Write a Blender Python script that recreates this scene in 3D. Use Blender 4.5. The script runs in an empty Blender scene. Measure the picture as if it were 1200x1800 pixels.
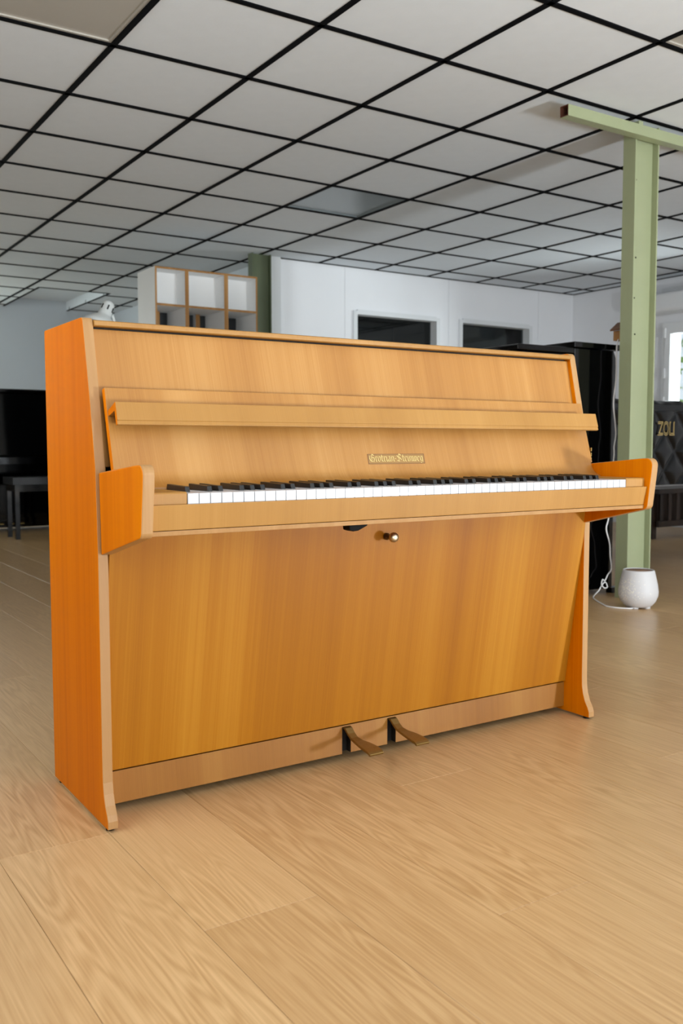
import bpy, bmesh, math, random
from mathutils import Vector, Matrix

random.seed(7)
SC = bpy.context.scene
COL = SC.collection

# ------------------------------------------------------------------ camera
cam_data = bpy.data.cameras.new('camera')
cam = bpy.data.objects.new('camera', cam_data)
COL.objects.link(cam)
cam_data.sensor_fit = 'HORIZONTAL'
cam_data.sensor_width = 24.0
cam_data.lens = 1625.21 / 1200.0 * 24.0
cam_data.clip_start = 0.05
cam_data.clip_end = 200
_r = Vector((0.8366753, -0.5476971, -0.0015426))
_u = Vector((0.0405552, 0.0591440, 0.9974253))
_f = Vector((0.5461957, 0.8345837, -0.0716963))
M = Matrix.Identity(4)
for i in range(3):
    M[i][0], M[i][1], M[i][2] = _r[i], _u[i], -_f[i]
M[0][3], M[1][3], M[2][3] = -0.5999, -1.7789, 0.7820
cam.matrix_world = M
cam_data.dof.use_dof = True
cam_data.dof.focus_distance = 2.15
cam_data.dof.aperture_fstop = 6.3
SC.camera = cam

# ------------------------------------------------------------------ view, world, daylight
SC.view_settings.view_transform = 'Standard'
SC.view_settings.look = 'None'
SC.view_settings.exposure = 0.38
SC.view_settings.gamma = 1.0
SC.view_settings.use_curve_mapping = False

world = bpy.data.worlds.new('world')
SC.world = world
world.use_nodes = True
wb = world.node_tree.nodes['Background']
wb.inputs['Color'].default_value = (0.80, 0.90, 1.0, 1)
wb.inputs['Strength'].default_value = 0.8


def area_light(name, loc, target, sx, sy, power, color, spread=180):
    d = bpy.data.lights.new(name, 'AREA')
    d.shape = 'RECTANGLE'
    d.size, d.size_y = sx, sy
    d.energy = power
    d.color = color
    d.spread = math.radians(spread)
    o = bpy.data.objects.new(name, d)
    COL.objects.link(o)
    o.location = loc
    o.rotation_euler = (Vector(target) - Vector(loc)).to_track_quat('-Z', 'Y').to_euler()
    o['kind'] = 'helper'
    return o


# sky light by the glazed front behind the photographer
area_light('daylight_front', (0.05, -3.75, 1.5), (0.05, 0.0, 0.8), 2.7, 1.6, 44, (1.0, 0.98, 0.95))
area_light('ceiling_bounce_fill', (0.05, -4.6, 0.1), (0.05, -1.0, 2.3), 2.7, 1.2, 150, (0.88, 0.95, 1.0))  # upward fill added outside to brighten the near ceiling
# glazed door further right: some sky, and the narrow strip of sunlit paving in front of it
area_light('daylight_door', (3.3, -3.75, 1.35), (3.3, 1.0, 1.3), 1.5, 1.5, 14, (0.9, 0.96, 1.0))
area_light('sunlit_paving', (3.25, -3.85, 0.15), (3.25, 2.0, 2.0), 0.36, 0.6, 200, (0.90, 0.96, 1.0))
# window in the left wall, and an unseen fill added for the far wall
area_light('daylight_left', (-1.8, 0.15, 1.7), (0.0, 0.15, 0.6), 2.3, 1.0, 37, (1.0, 0.97, 0.93))
area_light('fill_left_far', (-1.8, 8.0, 1.6), (1.5, 8.6, 1.3), 1.7, 1.1, 36, (0.93, 1.0, 0.98))
# window at the far end
area_light('daylight_far', (0.7, 9.45, 1.6), (0.9, 5.0, 0.8), 1.7, 1.3, 24, (0.9, 1.0, 0.94))
# window in the right wall
area_light('daylight_right', (7.3, 3.05, 1.5), (6.0, 5.0, 1.6), 1.0, 0.9, 75, (0.92, 0.97, 1.0), 150)

# ------------------------------------------------------------------ helpers
H = 2.3715


def tag(o, label=None, cat=None, group=None, kind=None):
    if label: o['label'] = label
    if cat: o['category'] = cat
    if group: o['group'] = group
    if kind: o['kind'] = kind
    return o


def empty(name, loc=(0, 0, 0), rz=0.0, label=None, cat=None, group=None):
    o = bpy.data.objects.new(name, None)
    o.empty_display_size = 0.05
    COL.objects.link(o)
    o.location = loc
    o.rotation_euler = (0, 0, rz)
    return tag(o, label, cat, group)


def link(name, me, mat=None, parent=None, loc=(0, 0, 0), smooth=False):
    o = bpy.data.objects.new(name, me)
    COL.objects.link(o)
    if mat is not None and len(me.materials) == 0:
        me.materials.append(mat)
    if parent is not None:
        o.parent = parent
    o.location = loc
    if smooth:
        for p in me.polygons:
            p.use_smooth = True
    return o


def bm_mesh(bm, name):
    bmesh.ops.recalc_face_normals(bm, faces=bm.faces)
    me = bpy.data.meshes.new(name)
    bm.to_mesh(me)
    bm.free()
    return me


def bevel_sharp(bm, w, seg=2, ang=28):
    if w <= 0: return
    es = [e for e in bm.edges if len(e.link_faces) == 2 and e.calc_face_angle(0) > math.radians(ang)]
    if es:
        bmesh.ops.bevel(bm, geom=es, offset=w, segments=seg, profile=0.5, affect='EDGES', clamp_overlap=True)


def add_box(bm, x0, x1, y0, y1, z0, z1):
    vs = [bm.verts.new(c) for c in ((x0, y0, z0), (x1, y0, z0), (x1, y1, z0), (x0, y1, z0),
                                    (x0, y0, z1), (x1, y0, z1), (x1, y1, z1), (x0, y1, z1))]
    for f in ((0, 3, 2, 1), (4, 5, 6, 7), (0, 1, 5, 4), (1, 2, 6, 5), (2, 3, 7, 6), (3, 0, 4, 7)):
        bm.faces.new([vs[i] for i in f])


def box(name, x0, x1, y0, y1, z0, z1, mat, parent=None, bev=0.0, seg=2):
    bm = bmesh.new()
    add_box(bm, x0, x1, y0, y1, z0, z1)
    bevel_sharp(bm, bev, seg)
    return link(name, bm_mesh(bm, name), mat, parent)


def boxes(name, lst, mat, parent=None, bev=0.0):
    bm = bmesh.new()
    for b in lst:
        add_box(bm, *b)
    bevel_sharp(bm, bev, 1)
    return link(name, bm_mesh(bm, name), mat, parent)


def prism(name, poly, a0, a1, axis, mat, parent=None, bev=0.0, seg=2, ang=28):
    """poly in the two other axes: axis x -> (y,z); axis y -> (x,z); axis z -> (x,y)"""
    bm = bmesh.new()
    def P(u, v, a):
        return {'x': (a, u, v), 'y': (u, a, v), 'z': (u, v, a)}[axis]
    lo = [bm.verts.new(P(u, v, a0)) for u, v in poly]
    hi = [bm.verts.new(P(u, v, a1)) for u, v in poly]
    bm.faces.new(lo)
    bm.faces.new(hi[::-1])
    n = len(poly)
    for i in range(n):
        bm.faces.new((lo[i], lo[(i + 1) % n], hi[(i + 1) % n], hi[i]))
    bmesh.ops.recalc_face_normals(bm, faces=bm.faces)
    bevel_sharp(bm, bev, seg, ang)
    return link(name, bm_mesh(bm, name), mat, parent)


def arc(cx, cy, r, a0, a1, n=6):
    return [(cx + r * math.cos(math.radians(a0 + (a1 - a0) * i / n)),
             cy + r * math.sin(math.radians(a0 + (a1 - a0) * i / n))) for i in range(n + 1)]


def lathe(name, prof, mat, parent=None, loc=(0, 0, 0), n=32, axis='z'):
    bm = bmesh.new()
    rings = []
    for r, z in prof:
        if r < 1e-6:
            rings.append([bm.verts.new((0, 0, z))])
        else:
            rings.append([bm.verts.new((r * math.cos(2 * math.pi * k / n), r * math.sin(2 * math.pi * k / n), z)) for k in range(n)])
    for a, b in zip(rings[:-1], rings[1:]):
        for k in range(n):
            k2 = (k + 1) % n
            if len(a) == 1 and len(b) == 1: continue
            if len(a) == 1: bm.faces.new((a[0], b[k], b[k2]))
            elif len(b) == 1: bm.faces.new((a[k], a[k2], b[0]))
            else: bm.faces.new((a[k], a[k2], b[k2], b[k]))
    if axis == 'y':
        bmesh.ops.rotate(bm, verts=bm.verts, cent=(0, 0, 0), matrix=Matrix.Rotation(math.radians(90), 3, 'X'))
    return link(name, bm_mesh(bm, name), mat, parent, loc, smooth=True)


def smooth_path(pts, sub=6):
    P = [Vector(p) for p in pts]
    out = []
    for i in range(len(P) - 1):
        p0, p1, p2, p3 = P[max(i - 1, 0)], P[i], P[i + 1], P[min(i + 2, len(P) - 1)]
        for k in range(sub):
            t = k / sub
            out.append(0.5 * ((2 * p1) + (-p0 + p2) * t + (2 * p0 - 5 * p1 + 4 * p2 - p3) * t * t + (-p0 + 3 * p1 - 3 * p2 + p3) * t ** 3))
    out.append(P[-1])
    return out


def tube(name, pts, r, mat, parent=None, n=8, sub=6):
    path = smooth_path(pts, sub) if sub else [Vector(p) for p in pts]
    bm = bmesh.new()
    rings = []
    nrm = None
    for i, p in enumerate(path):
        t = (path[min(i + 1, len(path) - 1)] - path[max(i - 1, 0)]).normalized()
        if nrm is None:
            nrm = t.orthogonal().normalized()
        nrm = (nrm - t * nrm.dot(t)).normalized()
        b = t.cross(nrm)
        rings.append([bm.verts.new(p + r * (math.cos(2 * math.pi * k / n) * nrm + math.sin(2 * math.pi * k / n) * b)) for k in range(n)])
    for a, b in zip(rings[:-1], rings[1:]):
        for k in range(n):
            bm.faces.new((a[k], a[(k + 1) % n], b[(k + 1) % n], b[k]))
    bm.faces.new(rings[0])
    bm.faces.new(rings[-1][::-1])
    return link(name, bm_mesh(bm, name), mat, parent, smooth=True)


# ------------------------------------------------------------------ materials
def lin(c):
    return tuple(((v / 255) / 12.92 if v / 255 <= 0.04045 else ((v / 255 + 0.055) / 1.055) ** 2.4) for v in c) + (1,)


def new_mat(name):
    m = bpy.data.materials.new(name)
    m.use_nodes = True
    nt = m.node_tree
    return m, nt, nt.nodes['Principled BSDF']


def plain(name, rgb, rough=0.5, metal=0.0, coat=0.0, spec=0.5, noise=0.0, nscale=30.0, bump=0.0, bscale=200.0):
    m, nt, b = new_mat(name)
    c = lin(rgb)
    b.inputs['Roughness'].default_value = rough
    b.inputs['Metallic'].default_value = metal
    b.inputs['Coat Weight'].default_value = coat
    b.inputs['Coat Roughness'].default_value = 0.05
    b.inputs['Specular IOR Level'].default_value = spec
    tc = nt.nodes.new('ShaderNodeTexCoord')
    nz = nt.nodes.new('ShaderNodeTexNoise')
    nz.inputs['Scale'].default_value = nscale
    nz.inputs['Detail'].default_value = 5
    nt.links.new(tc.outputs['Object'], nz.inputs['Vector'])
    mx = nt.nodes.new('ShaderNodeMix')
    mx.data_type = 'RGBA'
    mx.inputs['A'].default_value = tuple(max(0, v * (1 - noise)) for v in c[:3]) + (1,)
    mx.inputs['B'].default_value = tuple(min(1, v * (1 + noise)) for v in c[:3]) + (1,)
    nt.links.new(nz.outputs['Fac'], mx.inputs['Factor'])
    nt.links.new(mx.outputs['Result'], b.inputs['Base Color'])
    if bump > 0:
        n2 = nt.nodes.new('ShaderNodeTexNoise')
        n2.inputs['Scale'].default_value = bscale
        n2.inputs['Detail'].default_value = 4
        nt.links.new(tc.outputs['Object'], n2.inputs['Vector'])
        bp = nt.nodes.new('ShaderNodeBump')
        bp.inputs['Strength'].default_value = bump
        bp.inputs['Distance'].default_value = 0.002
        nt.links.new(n2.outputs['Fac'], bp.inputs['Height'])
        nt.links.new(bp.outputs['Normal'], b.inputs['Normal'])
    return m


def veneer(name, dark, mid, light, rough=0.42, axis='z', shear=0.06, band=7.0, per_object=True, coat=0.05, spec=0.35, flat=True):
    """wood veneer, grain along one axis, leaf bands across it"""
    m, nt, b = new_mat(name)
    N, L = nt.nodes.new, nt.links.new
    tc = N('ShaderNodeTexCoord')
    oi = N('ShaderNodeObjectInfo')
    mul = N('ShaderNodeMath'); mul.operation = 'MULTIPLY'; mul.inputs[1].default_value = 37.0 if per_object else 0.0
    L(oi.outputs['Random'], mul.inputs[0])
    off = N('ShaderNodeVectorMath'); off.operation = 'ADD'
    L(tc.outputs['Object'], off.inputs[0]); L(mul.outputs[0], off.inputs[1])
    sep = N('ShaderNodeSeparateXYZ'); L(off.outputs[0], sep.inputs[0])
    g = {'x': 'X', 'y': 'Y', 'z': 'Z'}[axis]
    others = [k for k in 'XYZ' if k != g]
    # shear the first cross axis along the grain so the leaves lean a little
    ma = N('ShaderNodeMath'); ma.operation = 'MULTIPLY_ADD'
    L(sep.outputs[g], ma.inputs[0]); ma.inputs[1].default_value = shear; L(sep.outputs[others[0]], ma.inputs[2])
    def coords(kc, kg):
        cm = N('ShaderNodeCombineXYZ')
        a = N('ShaderNodeMath'); a.operation = 'MULTIPLY'; a.inputs[1].default_value = kc; L(ma.outputs[0], a.inputs[0])
        c = N('ShaderNodeMath'); c.operation = 'MULTIPLY'; c.inputs[1].default_value = 0.0 if flat else kc; L(sep.outputs[others[1]], c.inputs[0])
        d = N('ShaderNodeMath'); d.operation = 'MULTIPLY'; d.inputs[1].default_value = kg; L(sep.outputs[g], d.inputs[0])
        L(a.outputs[0], cm.inputs[0]); L(c.outputs[0], cm.inputs[1]); L(d.outputs[0], cm.inputs[2])
        return cm
    def noise(kc, kg, detail, rough_=0.55):
        n = N('ShaderNodeTexNoise'); n.inputs['Scale'].default_value = 1.0
        n.inputs['Detail'].default_value = detail; n.inputs['Roughness'].default_value = rough_
        L(coords(kc, kg).outputs[0], n.inputs['Vector'])
        return n
    bands = noise(band, 0.10, 2)
    streak = noise(60, 0.22, 3)
    fine = noise(330, 1.6, 2, 0.7)
    # weights
    w1 = N('ShaderNodeMath'); w1.operation = 'MULTIPLY'; w1.inputs[1].default_value = 0.58; L(bands.outputs['Fac'], w1.inputs[0])
    w2 = N('ShaderNodeMath'); w2.operation = 'MULTIPLY_ADD'; w2.inputs[1].default_value = 0.21; L(streak.outputs['Fac'], w2.inputs[0]); L(w1.outputs[0], w2.inputs[2])
    w3 = N('ShaderNodeMath'); w3.operation = 'MULTIPLY_ADD'; w3.inputs[1].default_value = 0.21; L(fine.outputs['Fac'], w3.inputs[0]); L(w2.outputs[0], w3.inputs[2])
    cr = N('ShaderNodeValToRGB')
    e = cr.color_ramp.elements
    e[0].position = 0.33; e[0].color = lin(dark)
    e[1].position = 0.66; e[1].color = lin(light)
    x = cr.color_ramp.elements.new(0.5); x.color = lin(mid)
    L(w3.outputs[0], cr.inputs['Fac'])
    L(cr.outputs['Color'], b.inputs['Base Color'])
    b.inputs['Roughness'].default_value = rough
    b.inputs['Coat Weight'].default_value = coat
    b.inputs['Coat Roughness'].default_value = 0.25
    b.inputs['Specular IOR Level'].default_value = spec
    bp = N('ShaderNodeBump'); bp.inputs['Strength'].default_value = 0.08; bp.inputs['Distance'].default_value = 0.0006
    L(fine.outputs['Fac'], bp.inputs['Height']); L(bp.outputs['Normal'], b.inputs['Normal'])
    return m


def oak_floor(name):
    m, nt, b = new_mat(name)
    N, L = nt.nodes.new, nt.links.new
    tc = N('ShaderNodeTexCoord'); oi = N('ShaderNodeObjectInfo')
    mul = N('ShaderNodeMath'); mul.operation = 'MULTIPLY'; mul.inputs[1].default_value = 91.0; L(oi.outputs['Random'], mul.inputs[0])
    off = N('ShaderNodeVectorMath'); off.operation = 'ADD'; L(tc.outputs['Object'], off.inputs[0]); L(mul.outputs[0], off.inputs[1])
    mp = N('ShaderNodeMapping'); mp.inputs['Scale'].default_value = (15.0, 1.5, 1.0); L(off.outputs[0], mp.inputs['Vector'])
    n1 = N('ShaderNodeTexNoise'); n1.inputs['Scale'].default_value = 1.0; n1.inputs['Detail'].default_value = 2.0; n1.inputs['Roughness'].default_value = 0.45
    L(mp.outputs[0], n1.inputs['Vector'])
    # cathedral figure: contour lines of the stretched noise
    k = N('ShaderNodeMath'); k.operation = 'MULTIPLY'; k.inputs[1].default_value = 85.0; L(n1.outputs['Fac'], k.inputs[0])
    s = N('ShaderNodeMath'); s.operation = 'SINE'; L(k.outputs[0], s.inputs[0])
    mp2 = N('ShaderNodeMapping'); mp2.inputs['Scale'].default_value = (260.0, 5.0, 1.0); L(off.outputs[0], mp2.inputs['Vector'])
    n2 = N('ShaderNodeTexNoise'); n2.inputs['Scale'].default_value = 1.0; n2.inputs['Detail'].default_value = 5.0; L(mp2.outputs[0], n2.inputs['Vector'])
    mp3 = N('ShaderNodeMapping'); mp3.inputs['Scale'].default_value = (3.0, 0.6, 1.0); L(off.outputs[0], mp3.inputs['Vector'])
    n3 = N('ShaderNodeTexNoise'); n3.inputs['Scale'].default_value = 1.5; n3.inputs['Detail'].default_value = 2.0; L(mp3.outputs[0], n3.inputs['Vector'])
    # where the figure shows (most of a plank is straight grain)
    th = N('ShaderNodeMapRange'); th.inputs['From Min'].default_value = 0.42; th.inputs['From Max'].default_value = 0.62
    th.inputs['To Min'].default_value = 0.02; th.inputs['To Max'].default_value = 0.10; L(n3.outputs['Fac'], th.inputs['Value'])
    a = N('ShaderNodeMath'); a.operation = 'MULTIPLY'; L(s.outputs[0], a.inputs[0]); L(th.outputs[0], a.inputs[1])
    c = N('ShaderNodeMath'); c.operation = 'MULTIPLY_ADD'; c.inputs[1].default_value = 0.55; L(n2.outputs['Fac'], c.inputs[0]); L(a.outputs[0], c.inputs[2])
    d = N('ShaderNodeMath'); d.operation = 'MULTIPLY_ADD'; d.inputs[1].default_value = 0.13; L(oi.outputs['Random'], d.inputs[0]); L(c.outputs[0], d.inputs[2])
    cr = N('ShaderNodeValToRGB')
    e = cr.color_ramp.elements
    e[0].position = 0.08; e[0].color = lin(FLOOR_D)
    e[1].position = 0.85; e[1].color = lin(FLOOR_L)
    L(d.outputs[0], cr.inputs['Fac']); L(cr.outputs['Color'], b.inputs['Base Color'])
    b.inputs['Roughness'].default_value = 0.30
    b.inputs['Specular IOR Level'].default_value = 0.5
    bp = N('ShaderNodeBump'); bp.inputs['Strength'].default_value = 0.06; bp.inputs['Distance'].default_value = 0.001
    L(n2.outputs['Fac'], bp.inputs['Height']); L(bp.outputs['Normal'], b.inputs['Normal'])
    return m


def glass_pane(name, tint, refl=0.06):
    m = bpy.data.materials.new(name)
    m.use_nodes = True
    nt = m.node_tree
    nt.nodes.clear()
    N, L = nt.nodes.new, nt.links.new
    out = N('ShaderNodeOutputMaterial'); mx = N('ShaderNodeMixShader')
    tr = N('ShaderNodeBsdfTransparent'); tr.inputs['Color'].default_value = tint
    gl = N('ShaderNodeBsdfGlossy'); gl.inputs['Roughness'].default_value = 0.01
    fr = N('ShaderNodeFresnel'); fr.inputs['IOR'].default_value = 1.45
    L(fr.outputs[0], mx.inputs['Fac']); L(tr.outputs[0], mx.inputs[1]); L(gl.outputs[0], mx.inputs[2]); L(mx.outputs[0], out.inputs['Surface'])
    return m


FLOOR_D, FLOOR_L = (170, 132, 86), (228, 194, 146)
V_FRONT = veneer('veneer_front', (146, 96, 37), (164, 115, 54), (180, 134, 74))
V_EDGE = veneer('veneer_edge', (150, 110, 64), (160, 120, 74), (170, 132, 86), band=14)
V_SIDE = veneer('veneer_side_no_sheen', (188, 96, 0), (206, 112, 0), (220, 128, 0), band=9, shear=0.0, coat=0.0, spec=0.08, flat=False)  # same wood; lack of window sheen on side faces put into the colour
V_LOW = veneer('veneer_lower_shaded', (136, 80, 4), (152, 95, 10), (168, 114, 28), shear=-0.02, coat=0.0, spec=0.25)  # same wood, with the shade under the key bed put into the colour
V_SLIP = veneer('veneer_keyslip', (146, 102, 42), (156, 112, 50), (166, 122, 60), band=5)
V_LOWRAIL = veneer('veneer_toe_rail', (126, 78, 20), (138, 90, 30), (150, 104, 42), band=6)
OAK = oak_floor('oak_laminate')
M_WHITEKEY = plain('white_key_plastic', (192, 195, 200), 0.25, coat=0.05)
M_BLACKKEY = plain('black_key', (14, 14, 15), 0.35)
M_SLOTSHADE = plain('void_shade', (14, 10, 8), 0.8)  # near black painted in as the shade of gaps and recesses
M_BRASS = plain('aged_brass', (150, 128, 78), 0.45, metal=1.0, noise=0.15, nscale=60)
M_BRASSDK = plain('dark_brass', (92, 70, 44), 0.4, metal=0.8, noise=0.2)
M_KNOB = plain('worn_knob_metal', (178, 160, 132), 0.35, metal=1.0, noise=0.1)
M_KNOBSTEM = plain('knob_stem', (50, 26, 14), 0.35)
M_GOLD = plain('gold_transfer', (200, 172, 104), 0.45, metal=0.2)
M_GOLDDK = plain('gold_transfer_outline', (104, 64, 24), 0.5, metal=0.1)
M_GOLDBG = plain('gold_transfer_ground', (150, 112, 56), 0.5, metal=0.1)
M_LATCH = plain('black_latch', (8, 8, 8), 0.7, spec=0.15)
M_TILE = plain('ceiling_tile_white', (220, 226, 232), 0.95, noise=0.035, nscale=14, bump=0.15, bscale=90)
M_TILE2 = plain('ceiling_board', (196, 194, 190), 0.95)
M_BAR = plain('black_grid_bar', (5, 6, 10), 0.8, spec=0.1)
M_PANEL = plain('light_diffuser', (176, 172, 164), 0.35)
M_PANELDK = plain('grey_light_diffuser', (128, 138, 142), 0.25)
M_WALL = plain('white_wall', (240, 242, 246), 0.75, noise=0.02, nscale=4)
M_FARWALL = plain('blue_grey_wall', (216, 224, 232), 0.8, noise=0.02, nscale=3)
M_WALLDK = plain('darkened_wall', (120, 110, 100), 0.8, noise=0.03, nscale=3)  # unseen left wall, darkened to cut the light it bounces
M_TRIM = plain('white_trim', (226, 229, 232), 0.5)
M_GREEN = plain('green_painted_steel', (152, 160, 126), 0.42, noise=0.06, nscale=9)
M_GREEN2 = plain('dark_green_painted_steel', (92, 102, 76), 0.45, noise=0.06, nscale=9)
M_BACKSHADE = plain('open_back_shade', (34, 38, 42), 0.6)  # dim view through the open shelf back, as a colour
M_SHADEWOOD = veneer('shaded_wood', (30, 20, 13), (40, 27, 18), (50, 34, 23), band=20, flat=False)  # bench wood with the dimness of its corner put into the colour
M_RUST = plain('rust_primer', (92, 50, 34), 0.8, noise=0.3, nscale=60)
M_BLACKGLOSS = plain('black_polyester', (2, 2, 3), 0.07, spec=0.35)
M_BLACKSATIN = plain('black_satin', (6, 6, 7), 0.4, spec=0.3)
M_LEATHER = plain('black_vinyl', (3, 4, 6), 0.24, spec=0.3)
M_CERAMIC = plain('white_ceramic', (206, 206, 208), 0.5)
M_WOODTOP = plain('brown_wood_rim', (150, 108, 84), 0.6, noise=0.2)
M_CABLE = plain('white_cable', (236, 236, 236), 0.45)
M_PLY = veneer('birch_ply_edge', (150, 104, 54), (166, 120, 66), (184, 138, 82), band=20, flat=False)
M_SHELFWHITE = plain('white_laminate', (242, 243, 243), 0.5)
M_LAMPWHITE = plain('white_lamp_metal', (214, 220, 220), 0.4)
M_PVC = plain('white_pvc', (236, 238, 240), 0.35)
M_BROWN = veneer('brown_wood', (74, 46, 28), (96, 62, 38), (120, 80, 50), band=20, flat=False)
M_DARKROOM = plain('grey_office_wall', (120, 126, 128), 0.8)
M_GRASS = plain('lawn', (96, 128, 60), 0.9, noise=0.3, nscale=3)
M_LEAF = plain('leaf_green', (150, 186, 90), 0.6, noise=0.4, nscale=2)
M_PAVE = plain('paving', (190, 184, 174), 0.9, noise=0.15, nscale=3)
G_CLEAR = glass_pane('clear_glass', (0.96, 0.98, 0.97, 1))
G_DARK = glass_pane('office_glass', (0.50, 0.54, 0.54, 1))

# ------------------------------------------------------------------ the setting
XL, XR, YF, YB, YFAR, XB = -1.5, 6.9, -3.4, 5.19, 9.22, 3.27
GX, GY, GS = 0.1221, 1.2946, 0.6

# floor: base slab and single planks running away from the front windows
floor = box('floor', XL, XR, YF, YFAR, -0.06, -0.008, OAK)
tag(floor, 'pale oak laminate floor of wide planks', None, None, 'structure')
PW, PL = 0.2165, 1.85
_pl = {}


def plank_mesh(x0, x1, y0, y1):
    key = (round(x1 - x0, 3), round(y1 - y0, 3))
    if key not in _pl:
        w, l = (x1 - x0) / 2 - 0.0004, (y1 - y0) / 2 - 0.0004
        bm = bmesh.new()
        c = 0.0005
        lo = [bm.verts.new(p) for p in ((-w, -l, -0.008), (w, -l, -0.008), (w, l, -0.008), (-w, l, -0.008))]
        md = [bm.verts.new(p) for p in ((-w, -l, -c), (w, -l, -c), (w, l, -c), (-w, l, -c))]
        hi = [bm.verts.new(p) for p in ((-w + c, -l + c, 0), (w - c, -l + c, 0), (w - c, l - c, 0), (-w + c, l - c, 0))]
        for a, b in ((lo, md), (md, hi)):
            for i in range(4):
                bm.faces.new((a[i], a[(i + 1) % 4], b[(i + 1) % 4], b[i]))
        bm.faces.new(hi)
        _pl[key] = bm_mesh(bm, 'plank')
    return _pl[key]


joints = {-1: 0.0, 0: -0.45, 1: 0.62, 2: -0.675, 3: -0.115, 4: 0.9, 5: -1.0}
for k in range(-7, 32):
    x0, x1 = 0.003 + PW * k, 0.003 + PW * (k + 1)
    x0, x1 = max(x0, XL), min(x1, XR)
    if x1 - x0 < 0.02: continue
    j = joints.get(k, random.uniform(0, PL))
    ystart = -2.4 if k < 12 else -1.2
    y = j - PL * math.ceil((j - ystart) / PL)
    yend = YFAR if x0 < XB else YB
    while y < yend - 0.01:
        a, b = max(y, ystart), min(y + PL, yend)
        if b - a > 0.03:
            link('plank', plank_mesh(x0, x1, a, b), OAK, floor, ((x0 + x1) / 2, (a + b) / 2, 0))
        y += PL

# ceiling: board above, black bars and white tiles below it
ceiling = box('ceiling', XL, XR, YF, YFAR, H + 0.14, H + 0.18, M_TILE2)
tag(ceiling, 'suspended ceiling of white tiles in a black grid', None, None, 'structure')
RC = (2.03, 2.73, 7.76, YFAR)     # raised bay beside the far wall


def minus(r, c):
    x0, x1, y0, y1 = r
    cx0, cx1, cy0, cy1 = c
    if cx0 >= x1 or cx1 <= x0 or cy0 >= y1 or cy1 <= y0:
        return [r]
    out = []
    if y0 < cy0: out.append((x0, x1, y0, cy0))
    if y1 > cy1: out.append((x0, x1, cy1, y1))
    ya, yb = max(y0, cy0), min(y1, cy1)
    if x0 < cx0: out.append((x0, cx0, ya, yb))
    if x1 > cx1: out.append((cx1, x1, ya, yb))
    return out


LIGHTS = {(0, 0), (4, 3), (4, -2)}
_tm = {}
BW = 0.0125
for a in range(-2, 12):
    for b in range(-4, 14):
        x0, x1 = GX + GS * a, min(GX + GS * (a + 1), XR)
        y0, y1 = GY + GS * b, GY + GS * (b + 1)
        if (a, b) in LIGHTS: continue
        yl = YFAR if x0 < XB - 0.1 else YB
        y1 = min(y1, yl)
        if y1 - y0 < 0.02 or x1 - x0 < 0.02: continue
        for (p0, p1, q0, q1) in minus((x0, x1, y0, y1), RC):
            key = (round(p1 - p0, 3), round(q1 - q0, 3))
            if key[0] < 0.03 or key[1] < 0.03: continue
            if key not in _tm:
                bm = bmesh.new()
                w, l = key[0] / 2 - 0.002, key[1] / 2 - 0.002
                add_box(bm, -w, w, -l, l, 0.0, 0.014)
                _tm[key] = bm_mesh(bm, 'ceiling_tile')
            link('ceiling_tile', _tm[key], M_TILE, ceiling, ((p0 + p1) / 2, (q0 + q1) / 2, H + 0.0005))
# plain tiles out of the picture, nearer the front windows
boxes('tile_field', [(XL, GX - 2 * GS, YF, YFAR, H, H + 0.014), (GX - 2 * GS, XR, YF, GY - 4 * GS, H, H + 0.014)], M_TILE, ceiling)


def bar(x0, x1, y0, y1, zt=0.03):
    for (p0, p1, q0, q1) in minus((x0, x1, y0, y1), RC):
        if min(p1 - p0, q1 - q0) > 0.005:
            box('grid_bar', p0, p1, q0, q1, H - 0.005, H + zt, M_BAR, ceiling)


for a in range(-2, 12):
    x = GX + GS * a
    bar(x - BW, x + BW, GY - 4 * GS, YFAR if x < XB else YB)
for b in range(-4, 14):
    y = GY + GS * b
    if y < YB:
        bar(GX - 2 * GS, XR, y - BW, y + BW)
    else:
        bar(GX - 2 * GS, XB, y - BW, y + BW)
bar(XB, XR, YB - 0.02, YB)
bar(XR - 0.02, XR, GY - 4 * GS, YB)
bar(RC[0] - 0.022, RC[0], RC[2] - 0.02, RC[3], 0.0)
bar(RC[1], RC[1] + 0.022, RC[2] - 0.02, RC[3], 0.0)
bar(RC[0], RC[1], RC[2] - 0.022, RC[2], 0.0)
boxes('raised_bay', [(RC[0] - 0.015, RC[0], RC[2], RC[3], H, H + 0.12), (RC[1], RC[1] + 0.015, RC[2], RC[3], H, H + 0.12),
                     (RC[0], RC[1], RC[2] - 0.015, RC[2], H, H + 0.12), (RC[0], RC[1], RC[2], RC[3], H + 0.10, H + 0.115)], M_TILE, ceiling)

# recessed light panels, switched off
for (a, b), lab in (((0, 0), 'unlit recessed light panel at the top left corner of the picture'),
                    ((4, 3), 'unlit grey recessed light panel above the middle of the wooden piano'),
                    ((4, -2), 'unlit recessed light panel at the top right edge above the steel tube')):
    x, y = GX + GS * a, GY + GS * b
    r = empty('ceiling_light', (x + GS / 2, y + GS / 2, H), 0, lab, 'ceiling light', 'recessed light panels')
    s = GS / 2 - BW
    pm = M_PANELDK if a == 4 and b == 3 else M_PANEL
    boxes('frame', [(-s, s, -s, -s + 0.012, 0, 0.02), (-s, s, s - 0.012, s, 0, 0.02), (-s, -s + 0.012, -s + 0.012, s - 0.012, 0, 0.02),
                    (s - 0.012, s, -s + 0.012, s - 0.012, 0, 0.02)], pm, r)
    box('diffuser', -s + 0.012, s - 0.012, -s + 0.012, s - 0.012, 0.006, 0.016, pm, r)


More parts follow.
